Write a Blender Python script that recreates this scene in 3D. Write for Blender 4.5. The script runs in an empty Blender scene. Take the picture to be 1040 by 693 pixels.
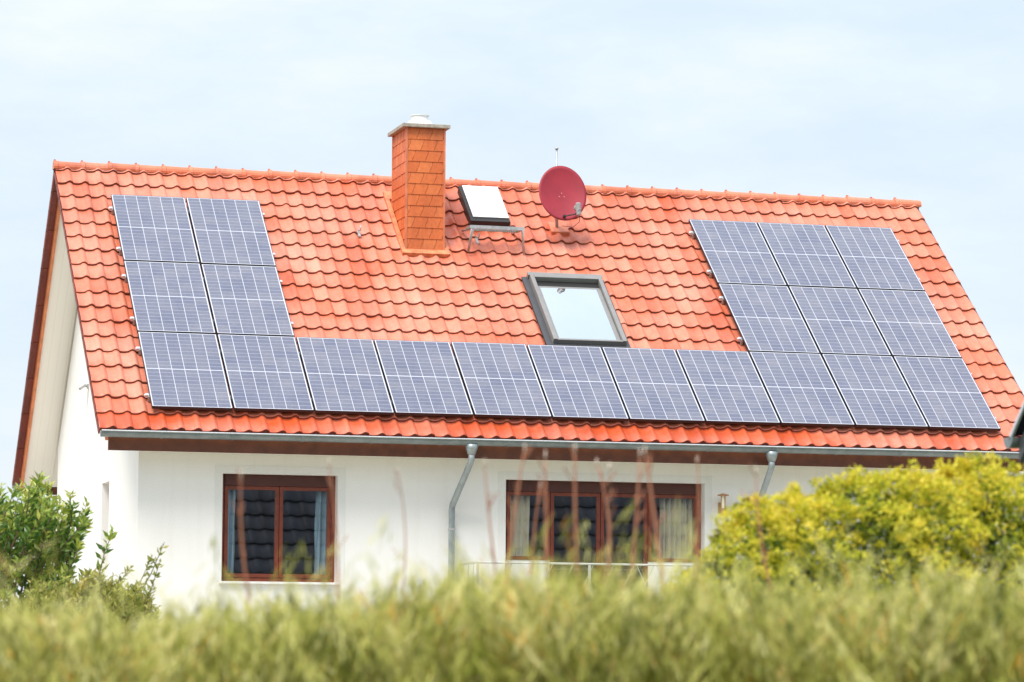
import bpy, math, random
import numpy as np
from mathutils import Vector, Matrix
random.seed(7); rng = np.random.default_rng(7)
R = math.radians
S = bpy.context.scene
COL = S.collection
TH = 0.684227            # pitch of the front roof slope
CT, ST = math.cos(TH), math.sin(TH)
ZR = 7.9

def rf(u, v, w=0.0):     # point on the front slope: u along the ridge, v down the slope, w out of it
    return Vector((u, -v*CT - w*ST, ZR - v*ST + w*CT))

# ------------------------------------------------------------------ tagging
def tag(o, label=None, cat=None, group=None, kind=None):
    if label: o['label'] = label
    if cat: o['category'] = cat
    if group: o['group'] = group
    if kind: o['kind'] = kind
    return o

def empty(name, loc=(0, 0, 0), rot=(0, 0, 0)):
    o = bpy.data.objects.new(name, None); COL.objects.link(o)
    o.location = loc; o.rotation_euler = rot; o.empty_display_size = .1
    return o

def copy_tree(o, parent=None):
    c = o.copy(); COL.objects.link(c); c.parent = parent
    for ch in list(o.children): copy_tree(ch, c)
    return c

# ------------------------------------------------------------------ mesh builder
class MB:
    def __init__(s): s.v = []; s.f = []; s.t = []; s.off = None
    def add(s, vs, fs, tone=None):
        n = len(s.v); s.v += [tuple(p) for p in vs]
        s.f += [tuple(i+n for i in f) for f in fs]
        t = random.random() if tone is None else tone
        s.t += [t]*len(fs); return s
    def box(s, x0, x1, y0, y1, z0, z1, M=None, tone=None):
        vs = [Vector((x, y, z)) for z in (z0, z1) for y in (y0, y1) for x in (x0, x1)]
        if M: vs = [M @ p for p in vs]
        return s.add(vs, [(0,2,3,1),(4,5,7,6),(0,1,5,4),(2,6,7,3),(0,4,6,2),(1,3,7,5)], tone)
    def prism(s, poly, ax, a, b, tone=None):      # polygon in the other two axes, extruded along ax from a to b
        def P(p, t):
            return {'x': (t, p[0], p[1]), 'y': (p[0], t, p[1]), 'z': (p[0], p[1], t)}[ax]
        n = len(poly); vs = [P(p, a) for p in poly] + [P(p, b) for p in poly]
        fs = [tuple(range(n)), tuple(range(2*n-1, n-1, -1))] + [(i, i+n, (i+1) % n+n, (i+1) % n) for i in range(n)]
        return s.add(vs, fs, tone)
    def tube(s, pts, r, n=10, caps=True, tone=None):
        pts = [Vector(p) for p in pts]; rs = r if isinstance(r, (list, tuple)) else [r]*len(pts)
        vs = []; fs = []; up = Vector((0.13, 0.2, 1)).normalized()
        for i, p in enumerate(pts):
            d = (pts[min(i+1, len(pts)-1)] - pts[max(i-1, 0)]).normalized()
            a = d.cross(up)
            if a.length < .05: a = d.cross(Vector((1, 0, 0)))
            a.normalize(); b = d.cross(a)
            for k in range(n):
                t = 2*math.pi*k/n; vs.append(p + (a*math.cos(t) + b*math.sin(t))*rs[i])
        for i in range(len(pts)-1):
            for k in range(n):
                fs.append((i*n+k, i*n+(k+1) % n, (i+1)*n+(k+1) % n, (i+1)*n+k))
        if caps: fs += [tuple(range(n-1, -1, -1)), tuple((len(pts)-1)*n+k for k in range(n))]
        return s.add(vs, fs, tone)
    def lathe(s, prof, c=(0, 0, 0), n=24, M=None, tone=None):
        vs = []; fs = []
        for r, z in prof:
            for k in range(n):
                t = 2*math.pi*k/n; p = Vector((c[0]+r*math.cos(t), c[1]+r*math.sin(t), c[2]+z))
                vs.append(M @ p if M else p)
        for i in range(len(prof)-1):
            for k in range(n): fs.append((i*n+k, i*n+(k+1) % n, (i+1)*n+(k+1) % n, (i+1)*n+k))
        return s.add(vs, fs, tone)
    def build(s, name, m, parent=None, smooth=False, bevel=0):
        me = bpy.data.meshes.new(name); me.from_pydata(s.v, [], s.f); me.update()
        a = me.attributes.new('tone', 'FLOAT', 'FACE'); a.data.foreach_set('value', s.t)
        if smooth: me.polygons.foreach_set('use_smooth', [True]*len(me.polygons))
        me.materials.append(m)
        o = bpy.data.objects.new(name, me); COL.objects.link(o); o.parent = parent
        if bevel:
            b = o.modifiers.new('bev', 'BEVEL'); b.width = bevel; b.segments = 2; b.limit_method = 'ANGLE'
        return o

def np_mesh(name, V, F, tone, m, parent=None, smooth=False, width=4):
    """V (n,3), F (m,width) arrays, tone (m,)"""
    me = bpy.data.meshes.new(name)
    me.vertices.add(len(V)); me.vertices.foreach_set('co', np.asarray(V, 'f').ravel())
    me.loops.add(F.size); me.loops.foreach_set('vertex_index', F.astype('i').ravel())
    me.polygons.add(len(F))
    me.polygons.foreach_set('loop_start', np.arange(0, F.size, F.shape[1], dtype='i'))
    if smooth: me.polygons.foreach_set('use_smooth', np.ones(len(F), bool))
    me.update(calc_edges=True); me.validate()
    a = me.attributes.new('tone', 'FLOAT', 'FACE')
    a.data.foreach_set('value', np.asarray(tone, 'f'))
    me.materials.append(m)
    o = bpy.data.objects.new(name, me); COL.objects.link(o); o.parent = parent
    return o

# ------------------------------------------------------------------ materials
def nt(name):
    m = bpy.data.materials.new(name); m.use_nodes = True
    return m, m.node_tree, m.node_tree.nodes['Principled BSDF']

def N(t, kind, **kw):
    n = t.nodes.new(kind)
    for k, v in kw.items():
        if k.startswith('i_'):
            key = k[2:]; n.inputs[int(key) if key.isdigit() else key].default_value = v
        else: setattr(n, k, v)
    return n

def ramp(t, fac, stops):
    r = t.nodes.new('ShaderNodeValToRGB'); e = r.color_ramp.elements
    while len(e) < len(stops): e.new(.5)
    for i, (p, c) in enumerate(stops):
        e[i].position = p; e[i].color = (*c, 1)
    t.links.new(fac, r.inputs[0]); return r.outputs[0]

def noise(t, scale, detail=4, coord='Object', rough=.55, vec=None):
    n = N(t, 'ShaderNodeTexNoise'); n.inputs['Scale'].default_value = scale
    n.inputs['Detail'].default_value = detail; n.inputs['Roughness'].default_value = rough
    if vec is None:
        tc = t.nodes.new('ShaderNodeTexCoord'); vec = tc.outputs[coord]
    t.links.new(vec, n.inputs['Vector']); return n.outputs['Fac']

def mixc(t, f, a, b, mode='MIX'):
    m = t.nodes.new('ShaderNodeMix'); m.data_type = 'RGBA'; m.blend_type = mode
    for sock, v in ((m.inputs[0], f), (m.inputs[6], a), (m.inputs[7], b)):
        if hasattr(v, 'is_linked') or hasattr(v, 'node'): t.links.new(v, sock)
        elif isinstance(v, (int, float)): sock.default_value = v
        else: sock.default_value = (*v, 1)
    return m.outputs[2]

def bump(t, b, h, strength=.3, dist=.01):
    n = t.nodes.new('ShaderNodeBump'); n.inputs['Strength'].default_value = strength
    n.inputs['Distance'].default_value = dist
    t.links.new(h, n.inputs['Height']); t.links.new(n.outputs[0], b.inputs['Normal'])

def tone_out(t): return N(t, 'ShaderNodeAttribute', attribute_name='tone').outputs['Fac']

def simple(name, col, rough=.6, metal=0, var=.12, scale=6, spec=.5, bmp=0):
    m, t, b = nt(name)
    f = noise(t, scale)
    lo = tuple(c*(1-var) for c in col); hi = tuple(min(1, c*(1+var)) for c in col)
    t.links.new(ramp(t, f, [(.3, lo), (.7, hi)]), b.inputs['Base Color'])
    b.inputs['Roughness'].default_value = rough; b.inputs['Metallic'].default_value = metal
    b.inputs['Specular IOR Level'].default_value = spec
    if bmp: bump(t, b, noise(t, scale*12), bmp)
    return m

def tile_material(name, a, b_, c, dirt, rough=.42, dirtamt=.35):
    m, t, b = nt(name)
    base = ramp(t, tone_out(t), [(0, a), (.5, b_), (1, c)])
    big = noise(t, .9, 5)
    f = ramp(t, big, [(.42, (0, 0, 0)), (.72, (dirtamt,)*3)])
    base = mixc(t, f, base, dirt)
    tc = t.nodes.new('ShaderNodeTexCoord'); mpp = t.nodes.new('ShaderNodeMapping'); mpp.inputs['Scale'].default_value = (2.6, .35, .35)
    t.links.new(tc.outputs['Object'], mpp.inputs[0])
    st = ramp(t, noise(t, 1.6, 6, vec=mpp.outputs[0]), [(.35, (.80, .74, .72)), (.5, (.97, .96, .96)), (.7, (1.08, 1.10, 1.12))])
    base = mixc(t, 1.0, base, st, 'MULTIPLY')
    fine = noise(t, 26, 6)
    g = ramp(t, fine, [(.3, (.86,)*3), (.7, (1.06,)*3)])
    base = mixc(t, 1.0, base, g, 'MULTIPLY')
    t.links.new(base, b.inputs['Base Color'])
    rr = ramp(t, noise(t, 9, 4), [(.3, (rough-.08,)*3), (.7, (rough+.14,)*3)])
    t.links.new(rr, b.inputs['Roughness'])
    bump(t, b, noise(t, 60, 4), .25, .004)
    return m

M_tile = tile_material('red_clay_tile', (.58, .080, .018), (.645, .150, .070), (.71, .240, .145), (.78, .35, .25), .40, .55)
M_ridge = tile_material('ridge_clay', (.70, .18, .085), (.74, .22, .11), (.76, .26, .15), (.6, .2, .13))
M_verge = tile_material('shaded_verge_clay', (.16, .022, .01), (.20, .028, .012), (.24, .035, .015), (.2, .04, .02))  # darker than the roof clay to paint the shaded verge underside
M_tileedge = tile_material('shaded_tile_edge', (.16, .022, .01), (.20, .035, .018), (.26, .05, .03), (.12, .03, .02), .7)  # lip faces darkened to paint the shade line under each tile row
M_darkedge = simple('black_tile_edge', (.018, .018, .021), .9)
M_darktile = tile_material('dark_clay_tile', (.040, .046, .060), (.05, .056, .072), (.065, .07, .088), (.07, .07, .07), .7)
M_darktile.node_tree.nodes['Principled BSDF'].inputs['Specular IOR Level'].default_value = .25
M_chim = tile_material('orange_cladding', (.64, .138, .030), (.70, .162, .036), (.74, .20, .055), (.45, .13, .06), .55, .3)
M_chimcorner = simple('orange_trim', (.62, .19, .09), .5, var=.2)
M_flash = simple('orange_painted_lead', (.62, .205, .09), .6, var=.4, scale=12)

def plaster(name, col, dirt):
    m, t, b = nt(name)
    f = ramp(t, noise(t, .7, 6), [(.35, (0,)*3), (.8, (.5,)*3)])
    c = mixc(t, f, col, dirt)
    tc = t.nodes.new('ShaderNodeTexCoord'); mp = t.nodes.new('ShaderNodeMapping'); mp.inputs['Scale'].default_value = (5, 5, .5)
    t.links.new(tc.outputs['Object'], mp.inputs[0])
    c = mixc(t, 1.0, c, ramp(t, noise(t, 1.5, 6, vec=mp.outputs[0]), [(.3, (.972, .968, .96)), (.5, (1, 1, 1))]), 'MULTIPLY')
    c = mixc(t, 1.0, c, ramp(t, noise(t, 60, 3), [(.3, (.96,)*3), (.6, (1.01,)*3)]), 'MULTIPLY')
    t.links.new(c, b.inputs['Base Color']); b.inputs['Roughness'].default_value = .9
    bump(t, b, noise(t, 90, 3), .5, .005)
    return m
M_wall = plaster('white_render', (.88, .86, .82), (.83, .80, .75))
M_surr = plaster('smooth_white_band', (.80, .79, .75), (.76, .75, .71))
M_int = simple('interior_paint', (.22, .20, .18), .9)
M_soffit = None
def soffit():
    m, t, b = nt('beige_soffit_boards')
    tc = t.nodes.new('ShaderNodeTexCoord'); sp = t.nodes.new('ShaderNodeSeparateXYZ'); t.links.new(tc.outputs['Object'], sp.inputs[0])
    mu = N(t, 'ShaderNodeMath', operation='MULTIPLY', i_1=1/.12); t.links.new(sp.outputs[0], mu.inputs[0])
    fr = N(t, 'ShaderNodeMath', operation='FRACT'); t.links.new(mu.outputs[0], fr.inputs[0])
    gt = N(t, 'ShaderNodeMath', operation='GREATER_THAN', i_1=.94); t.links.new(fr.outputs[0], gt.inputs[0])
    c = mixc(t, gt.outputs[0], (.86, .82, .75), (.78, .73, .65))
    t.links.new(c, b.inputs['Base Color']); b.inputs['Roughness'].default_value = .6
    return m
M_soffit = soffit()
M_wood = simple('mahogany_frame', (.18, .036, .016), .4, var=.25, scale=14)
M_shadedwood = simple('shaded_header_wood', (.075, .017, .010), .5)
M_fascia = simple('brown_fascia', (.13, .038, .016), .55, var=.25, scale=8)
M_vergeboard = simple('orange_brown_board', (.62, .20, .08), .6, var=.2, scale=8)
M_zinc = simple('weathered_zinc', (.22, .25, .255), .38, .35, var=.18, scale=9)
M_zincpipe = simple('zinc_pipe', (.34, .38, .39), .45, .45, var=.22, scale=7)
M_alu = simple('aluminium', (.74, .75, .78), .35, .5, var=.05)
M_frame = simple('shadow_dark_frame', (.035, .035, .04), .4, .3, var=.05)  # near black to paint the shadow gaps around the panels
M_steel = simple('galvanised_steel', (.48, .48, .48), .45, .5, var=.2, scale=20)
M_greyframe = simple('grey_painted_metal', (.25, .24, .23), .45, .15, var=.08)
M_black = simple('black_metal', (.018, .016, .016), .5)
M_darkgrey = simple('dark_grey_metal', (.06, .062, .068), .45)
M_concrete = simple('mossy_concrete', (.40, .36, .30), .9, var=.3, scale=16, bmp=.4)
M_railing = simple('weathered_pale_metal', (.55, .56, .54), .5, .2, var=.15)
M_bolt = simple('pinkish_bolt', (.60, .22, .22), .5)
M_whitemetal = simple('white_metal', (.78, .78, .77), .45, var=.06)
M_hatch = simple('white_acrylic', (.86, .87, .88), .25, var=.02)
M_dish = simple('red_painted_dish', (.33, .020, .036), .55, var=.14, scale=3)
M_plast = simple('grey_plastic', (.36, .35, .35), .5)
M_curtain = simple('cream_curtain', (.92, .84, .64), .95, var=.05)
M_bluecurtain = simple('blue_curtain', (.45, .62, .72), .95, var=.08)
M_rust = simple('rusty_metal', (.42, .22, .11), .7, var=.3, scale=20)
M_stone = simple('grey_paving', (.30, .29, .27), .9, var=.2, scale=5)
M_cardwood = simple('brown_cupboard_wood', (.16, .06, .025), .6, var=.2)

def glass(name, refl, tint=(1, 1, 1), rough=.0, gtint=(.9, .95, 1)):
    m, t, b = nt(name); out = t.nodes['Material Output']; t.nodes.remove(b)
    tr = N(t, 'ShaderNodeBsdfTransparent'); tr.inputs[0].default_value = (*tint, 1)
    gl = N(t, 'ShaderNodeBsdfGlossy'); gl.inputs['Roughness'].default_value = rough; gl.inputs[0].default_value = (*gtint, 1)
    fr = N(t, 'ShaderNodeFresnel'); fr.inputs[0].default_value = 1.5
    ad = N(t, 'ShaderNodeMath', operation='ADD', use_clamp=True, i_1=refl); t.links.new(fr.outputs[0], ad.inputs[0])
    ge = t.nodes.new('ShaderNodeNewGeometry'); iv = N(t, 'ShaderNodeMath', operation='SUBTRACT', i_0=1.0); t.links.new(ge.outputs['Backfacing'], iv.inputs[1])
    mu_ = N(t, 'ShaderNodeMath', operation='MULTIPLY'); t.links.new(ad.outputs[0], mu_.inputs[0]); t.links.new(iv.outputs[0], mu_.inputs[1])
    mx = N(t, 'ShaderNodeMixShader'); t.links.new(mu_.outputs[0], mx.inputs[0])
    t.links.new(tr.outputs[0], mx.inputs[1]); t.links.new(gl.outputs[0], mx.inputs[2]); t.links.new(mx.outputs[0], out.inputs[0])
    return m
M_glass = glass('window_glass', .19, (.94, .95, .95))
M_roofglass = glass('coated_roof_glass', .66, (.5, .55, .6))

def panel_mat():
    m, t, b = nt('solar_cells')
    tc = t.nodes.new('ShaderNodeTexCoord'); sp = t.nodes.new('ShaderNodeSeparateXYZ'); t.links.new(tc.outputs['Object'], sp.inputs[0])
    def line(src, off, pitch, width):
        a = N(t, 'ShaderNodeMath', operation='SUBTRACT', i_1=off-pitch/2); t.links.new(src, a.inputs[0])
        d = N(t, 'ShaderNodeMath', operation='DIVIDE', i_1=pitch); t.links.new(a.outputs[0], d.inputs[0])
        f = N(t, 'ShaderNodeMath', operation='FRACT'); t.links.new(d.outputs[0], f.inputs[0])
        s_ = N(t, 'ShaderNodeMath', operation='SUBTRACT', i_1=.5); t.links.new(f.outputs[0], s_.inputs[0])
        ab = N(t, 'ShaderNodeMath', operation='ABSOLUTE'); t.links.new(s_.outputs[0], ab.inputs[0])
        l = N(t, 'ShaderNodeMath', operation='LESS_THAN', i_1=width/2/pitch); t.links.new(ab.outputs[0], l.inputs[0])
        return l.outputs[0]
    vert = line(sp.outputs[0], .016, .16, .0065)
    fine = line(sp.outputs[1], .815, .0799, .007)
    sub = N(t, 'ShaderNodeMath', operation='SUBTRACT', i_1=.815); t.links.new(sp.outputs[1], sub.inputs[0])
    ab = N(t, 'ShaderNodeMath', operation='ABSOLUTE'); t.links.new(sub.outputs[0], ab.inputs[0])
    mid = N(t, 'ShaderNodeMath', operation='LESS_THAN', i_1=.0065); t.links.new(ab.outputs[0], mid.inputs[0])
    mx = N(t, 'ShaderNodeMath', operation='MAXIMUM'); t.links.new(vert, mx.inputs[0]); t.links.new(mid.outputs[0], mx.inputs[1])
    for ax_, cen, half in ((0, .496, .4785), (1, .814, .797)):
        s1 = N(t, 'ShaderNodeMath', operation='SUBTRACT', i_1=cen); t.links.new(sp.outputs[ax_], s1.inputs[0])
        s2 = N(t, 'ShaderNodeMath', operation='ABSOLUTE'); t.links.new(s1.outputs[0], s2.inputs[0])
        s3 = N(t, 'ShaderNodeMath', operation='GREATER_THAN', i_1=half); t.links.new(s2.outputs[0], s3.inputs[0])
        s4 = N(t, 'ShaderNodeMath', operation='MAXIMUM'); t.links.new(mx.outputs[0], s4.inputs[0]); t.links.new(s3.outputs[0], s4.inputs[1]); mx = s4
    oi = t.nodes.new('ShaderNodeObjectInfo')
    vm = N(t, 'ShaderNodeVectorMath', operation='ADD'); t.links.new(tc.outputs['Object'], vm.inputs[0])
    cx = N(t, 'ShaderNodeCombineXYZ'); ml = N(t, 'ShaderNodeMath', operation='MULTIPLY', i_1=40.); t.links.new(oi.outputs['Random'], ml.inputs[0])
    t.links.new(ml.outputs[0], cx.inputs[2]); t.links.new(cx.outputs[0], vm.inputs[1])
    # each cell its own shade of blue
    vo = N(t, 'ShaderNodeTexWhiteNoise', noise_dimensions='3D')
    sn = N(t, 'ShaderNodeVectorMath', operation='SNAP'); sn.inputs[1].default_value = (.16, .16, 1)
    of = N(t, 'ShaderNodeVectorMath', operation='SUBTRACT'); of.inputs[1].default_value = (.016, .015, 0)
    t.links.new(vm.outputs[0], of.inputs[0]); t.links.new(of.outputs[0], sn.inputs[0]); t.links.new(sn.outputs[0], vo.inputs[0])
    cell = ramp(t, vo.outputs['Value'], [(0, (.050, .053, .112)), (.6, (.074, .074, .126)), (1, (.10, .094, .136))])
    crystal = ramp(t, noise(t, 30, 3, vec=vm.outputs[0]), [(.35, (.8,)*3), (.65, (1.15,)*3)])
    cell = mixc(t, 1.0, cell, crystal, 'MULTIPLY')
    c = mixc(t, fine, cell, (.27, .27, .32)); c = mixc(t, mx.outputs[0], c, (.58, .58, .64))
    dust = ramp(t, noise(t, 2.2, 6, vec=vm.outputs[0]), [(.4, (0,)*3), (.75, (.13,)*3)]); c = mixc(t, dust, c, (.40, .37, .36))
    t.links.new(c, b.inputs['Base Color'])
    b.inputs['Roughness'].default_value = .35
    b.inputs['Specular IOR Level'].default_value = .5
    b.inputs['Coat Weight'].default_value = 1.0; b.inputs['Coat Roughness'].default_value = .12; b.inputs['Coat IOR'].default_value = 1.75
    return m
M_cells = panel_mat()

def leaf_mat(name, stops, rough=.45, trans=.35, spec=.4):
    m, t, b = nt(name); out = t.nodes['Material Output']
    c = ramp(t, tone_out(t), stops)
    t.links.new(c, b.inputs['Base Color']); b.inputs['Roughness'].default_value = rough; b.inputs['Specular IOR Level'].default_value = spec
    tl = N(t, 'ShaderNodeBsdfTranslucent'); t.links.new(c, tl.inputs[0])
    mx = N(t, 'ShaderNodeMixShader'); mx.inputs[0].default_value = trans
    t.links.new(b.outputs[0], mx.inputs[1]); t.links.new(tl.outputs[0], mx.inputs[2]); t.links.new(mx.outputs[0], out.inputs[0])
    return m
M_laurel = leaf_mat('laurel_leaf', [(0, (.03, .075, .018)), (.4, (.10, .21, .035)), (.7, (.30, .43, .07)), (1, (.55, .56, .11))], .35, .3, .5)
M_pale = leaf_mat('pale_shrub_leaf', [(0, (.14, .19, .04)), (.6, (.34, .38, .08)), (1, (.52, .46, .12))])
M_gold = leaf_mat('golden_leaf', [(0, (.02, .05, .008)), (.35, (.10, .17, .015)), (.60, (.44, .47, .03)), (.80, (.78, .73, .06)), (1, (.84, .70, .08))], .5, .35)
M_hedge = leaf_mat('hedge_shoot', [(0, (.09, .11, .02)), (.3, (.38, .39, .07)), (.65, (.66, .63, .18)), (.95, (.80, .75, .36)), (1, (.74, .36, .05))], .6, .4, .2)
M_twig = simple('brown_twig', (.12, .07, .04), .8)
M_stalk = simple('dry_reddish_stalk', (.40, .16, .09), .8, var=.25, scale=5)
M_seed = simple('pale_seed_head', (.62, .50, .42), .9)

def ground_mat():
    m, t, b = nt('meadow')
    c = ramp(t, noise(t, .35, 8), [(.3, (.05, .09, .022)), (.5, (.08, .12, .03)), (.75, (.14, .15, .05))])
    g = ramp(t, noise(t, 30, 5), [(.3, (.6,)*3), (.7, (1.3,)*3)])
    t.links.new(mixc(t, 1.0, c, g, 'MULTIPLY'), b.inputs['Base Color']); b.inputs['Roughness'].default_value = .95
    bump(t, b, noise(t, 25, 5), .8, .05)
    return m
M_ground = ground_mat()

# ------------------------------------------------------------------ ground
g = MB(); n = 40; L = 500
g.add([(-L, -L, 0), (L, -L, 0), (L, L, 0), (-L, L, 0)], [(0, 1, 2, 3)])
tag(g.build('ground', M_ground), kind='structure')

te = MB(); te.box(-16, 16, -9.5, 12, -.2, .012)  # pale slab added out of view to bounce warm light onto walls and soffit
tag(te.build('bounce_slab', simple('pale_bounce_slab', (.50, .45, .385), .9, var=.12, scale=3)), kind='structure')

# ------------------------------------------------------------------ tiles
def tile_sheet(name, m, parent, org, U, V, Nn, ulen, vstart, vedges, cp=.2065, seg=9, amp=.031, lift=.033, lipdepth=.050, contact_shade=None, edge_m=None, skip=None):
    """rows of interlocking pan tiles; every row overlaps the one below it"""
    org, U, V, Nn = (np.array(a, float) for a in (org, U, V, Nn))
    nc = int(round(ulen/cp)); cp = ulen/nc
    ts = np.linspace(0, 1, seg+1)
    def prof(t):      # flat pan, round roll at the right-hand side
        return amp*np.where(t < .52, -.10+.10*np.cos(t/.52*2*np.pi), np.sin((t-.52)/.48*np.pi)**1.15)
    Vs = []; Fs = []; T = []; Mi = []; base = 0
    prev = vstart
    for j, ve in enumerate(vedges):
        for c in range(nc):
            if skip and skip((c+.5)*cp, (prev+ve)/2): continue
            jit = rng.normal(0, .0022); tilt = rng.normal(0, .003); dv = rng.normal(0, .0025)
            uu = (c+ts)*cp; h = prof(ts)
            uu[-1] += .0; step = np.linspace(0, .006, seg+1)
            tv = min(max(rng.normal(.68, .16), .4), 1)
            if contact_shade is not None: tv = tv + (max(0, rng.normal(.10, .08))-tv)*contact_shade((c+.5)*cp, (prev+ve)/2)
            va, vb = prev-.02, ve+dv
            rows = []
            # top edge, mid, near edge, rounded nose, lip bottom
            for v, k, dz in ((va, 0., 0), ((va+vb)/2, .5, 0), (vb-.012, .96, 0), (vb, .98, -.007), (vb-.004, .9, -lipdepth)):
                hh = h + step + lift*k + jit + tilt*(ts-.5) + dz
                rows.append(org + uu[:, None]*U + np.full(seg+1, v)[:, None]*V + hh[:, None]*Nn)
            Vs.append(np.concatenate(rows)); w = seg+1
            for r in range(4):
                i = base + r*w + np.arange(seg)
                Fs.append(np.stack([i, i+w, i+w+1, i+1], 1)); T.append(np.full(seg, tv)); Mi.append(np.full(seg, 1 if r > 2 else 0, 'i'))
            base += 5*w
        prev = ve
    o = np_mesh(name, np.concatenate(Vs), np.concatenate(Fs), np.concatenate(T), m, parent, smooth=True)
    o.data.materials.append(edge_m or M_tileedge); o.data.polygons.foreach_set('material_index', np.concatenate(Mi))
    return o

# ------------------------------------------------------------------ the house
house = empty('house', (5.6, .2, 0))
HO = Vector((5.6, .2, 0))
tag(house, 'white rendered house with orange red tiled roof covered by solar panels', 'house')
class HB(MB):        # mesh builder in world coordinates for parts of the house
    def __init__(s, origin=None): super().__init__(); s.o = Vector(origin) if origin is not None else HO
    def build(s, name, m, parent=None, **k):
        s.v = [tuple(Vector(p)-s.o) for p in s.v]
        return super().build(name, m, parent, **k)
X0, X1 = -.12, 11.25          # walls
YF, YB = -3.6, 4.02
ZE = 4.30
AY, AZ = .75, 8.357           # roof apex line (tile plane)
BY, BZ = 4.87, 4.31           # rear eave
BA = math.atan2(AZ-BZ, BY-AY)

def cell_wall(mb, axis, a0, a1, z0, z1, p0, p1, holes):
    xs = sorted({a0, a1, *[h[0] for h in holes], *[h[1] for h in holes]}); zs = sorted({z0, z1, *[h[2] for h in holes], *[h[3] for h in holes]})
    for i in range(len(xs)-1):
        for j in range(len(zs)-1):
            cx, cz = (xs[i]+xs[i+1])/2, (zs[j]+zs[j+1])/2
            if any(h[0] < cx < h[1] and h[2] < cz < h[3] for h in holes): continue
            if axis == 'x': mb.box(xs[i], xs[i+1], p0, p1, zs[j], zs[j+1])
            else: mb.box(p0, p1, xs[i], xs[i+1], zs[j], zs[j+1])
W1 = (.92, 2.36, 2.68, 4.0)
W2 = (4.51, 7.13, 1.98, 4.0)
WG = (-1.155, -.50, 2.75, 4.01)
w = HB()
cell_wall(w, 'x', X0, X1, 0, ZE, YF, YF+.3, [W1, W2])
cell_wall(w, 'y', YF+.3, YB-.3, 0, ZE, X0, X0+.3, [WG])
w.box(X1-.3, X1, YF+.3, YB-.3, 0, ZE)
w.box(X0, X1, YB-.3, YB, 0, ZE)
def gable(mb, xa, xb):        # triangular top between the slopes, kept under the roof deck
    d = .30/CT
    def zf(y): return AZ-(AY-y)*ST/CT - d
    def zb(y): return AZ-(y-AY)*math.tan(BA) - d
    yfe = YF; ybe = YB
    mb.prism([(yfe, ZE), (ybe, ZE), (ybe, max(ZE+.001, zb(ybe))), (AY, AZ-d), (yfe, max(ZE+.001, zf(yfe)))], 'x', xa, xb)
gable(w, X0, X0+.3); gable(w, X1-.3, X1)
w.build('wall', M_wall, house)
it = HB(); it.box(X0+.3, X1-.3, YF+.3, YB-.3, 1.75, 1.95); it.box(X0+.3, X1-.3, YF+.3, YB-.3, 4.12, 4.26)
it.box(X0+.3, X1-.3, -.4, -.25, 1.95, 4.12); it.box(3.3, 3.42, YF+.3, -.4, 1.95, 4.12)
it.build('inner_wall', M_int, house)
# roof
roof_b = HB()
V_END = 5.268
def slab(mb, w0, w1, xa, xb, v1=V_END-.03, by=0):
    a = rf(0, -.87, w0-.0); 
    d0, d1 = -w0/CT, -w1/CT   # vertical depths under the apex
    # front part
    fv = rf(0, v1, w0); fv1 = rf(0, v1, w1)
    apex_z = ZR+.87*ST+ (-.0)*CT; ay = .87*CT
    def front(wv, v): return tuple(rf(0, v, wv))[1:]
    A0 = (AY, AZ - (-.12-w0)/CT); A1 = (AY, AZ - (-.12-w1)/CT)
    nb = Vector((0, math.sin(BA), math.cos(BA)))
    def back(wv): return (BY-.03+nb.y*(wv+.12), BZ+.03*math.tan(BA)+nb.z*(wv+.12))
    mb.prism([A0, front(w0, v1), front(w1, v1), A1, back(w1), back(w0)], 'x', xa, xb)
slab(roof_b, -.165, -.27, -.53, 11.69)
roof = roof_b.build('roof', M_soffit, house)
sf = HB(); slab(sf, -.272, -.29, -.53, X0-.004); slab(sf, -.272, -.29, X1+.004, 11.69)
sf.box(X0, X1, YF-.36, YF-.004, 4.24, 4.262)
sf.build('soffit', M_soffit, roof)
for q in ((-.565, -.532), (11.692, 11.725)):
    vb = HB(); slab(vb, -.15, -.33, *q, V_END-.06); vb.build('verge_board', M_vergeboard, roof)
def contact_shade(u, v):
    # shade painted as deeper red beside and below panels, hatch and chimney
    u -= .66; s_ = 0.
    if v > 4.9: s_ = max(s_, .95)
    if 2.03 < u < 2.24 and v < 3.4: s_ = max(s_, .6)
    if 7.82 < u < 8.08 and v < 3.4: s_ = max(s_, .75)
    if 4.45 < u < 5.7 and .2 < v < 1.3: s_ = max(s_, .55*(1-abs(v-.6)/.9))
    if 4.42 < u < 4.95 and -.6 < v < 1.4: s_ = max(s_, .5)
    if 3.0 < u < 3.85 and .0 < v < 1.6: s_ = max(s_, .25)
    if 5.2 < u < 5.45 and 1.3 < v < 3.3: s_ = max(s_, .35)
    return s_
edges = [-.092+.335*k for k in range(-2, 17)]
tile_sheet('roof_tiles', M_tile, roof, rf(-.66, 0, -.135)-HO, (1, 0, 0), (0, -CT, -ST), (0, -ST, CT), 12.45, -.93, edges, contact_shade=contact_shade,
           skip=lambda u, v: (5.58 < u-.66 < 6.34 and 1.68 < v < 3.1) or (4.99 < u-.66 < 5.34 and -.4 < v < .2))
bl = math.hypot(BY-AY, BZ-AZ); be = [bl - .335*k for k in range(16, -1, -1)]; be = [e for e in be if e > .1]
tile_sheet('roof_tiles', M_tile, roof, Vector((11.79, AY, AZ-.02))-HO, (-1, 0, 0), (0, math.cos(BA), -math.sin(BA)), (0, math.sin(BA), math.cos(BA)), 12.45, -.03, be, seg=6)
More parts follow.
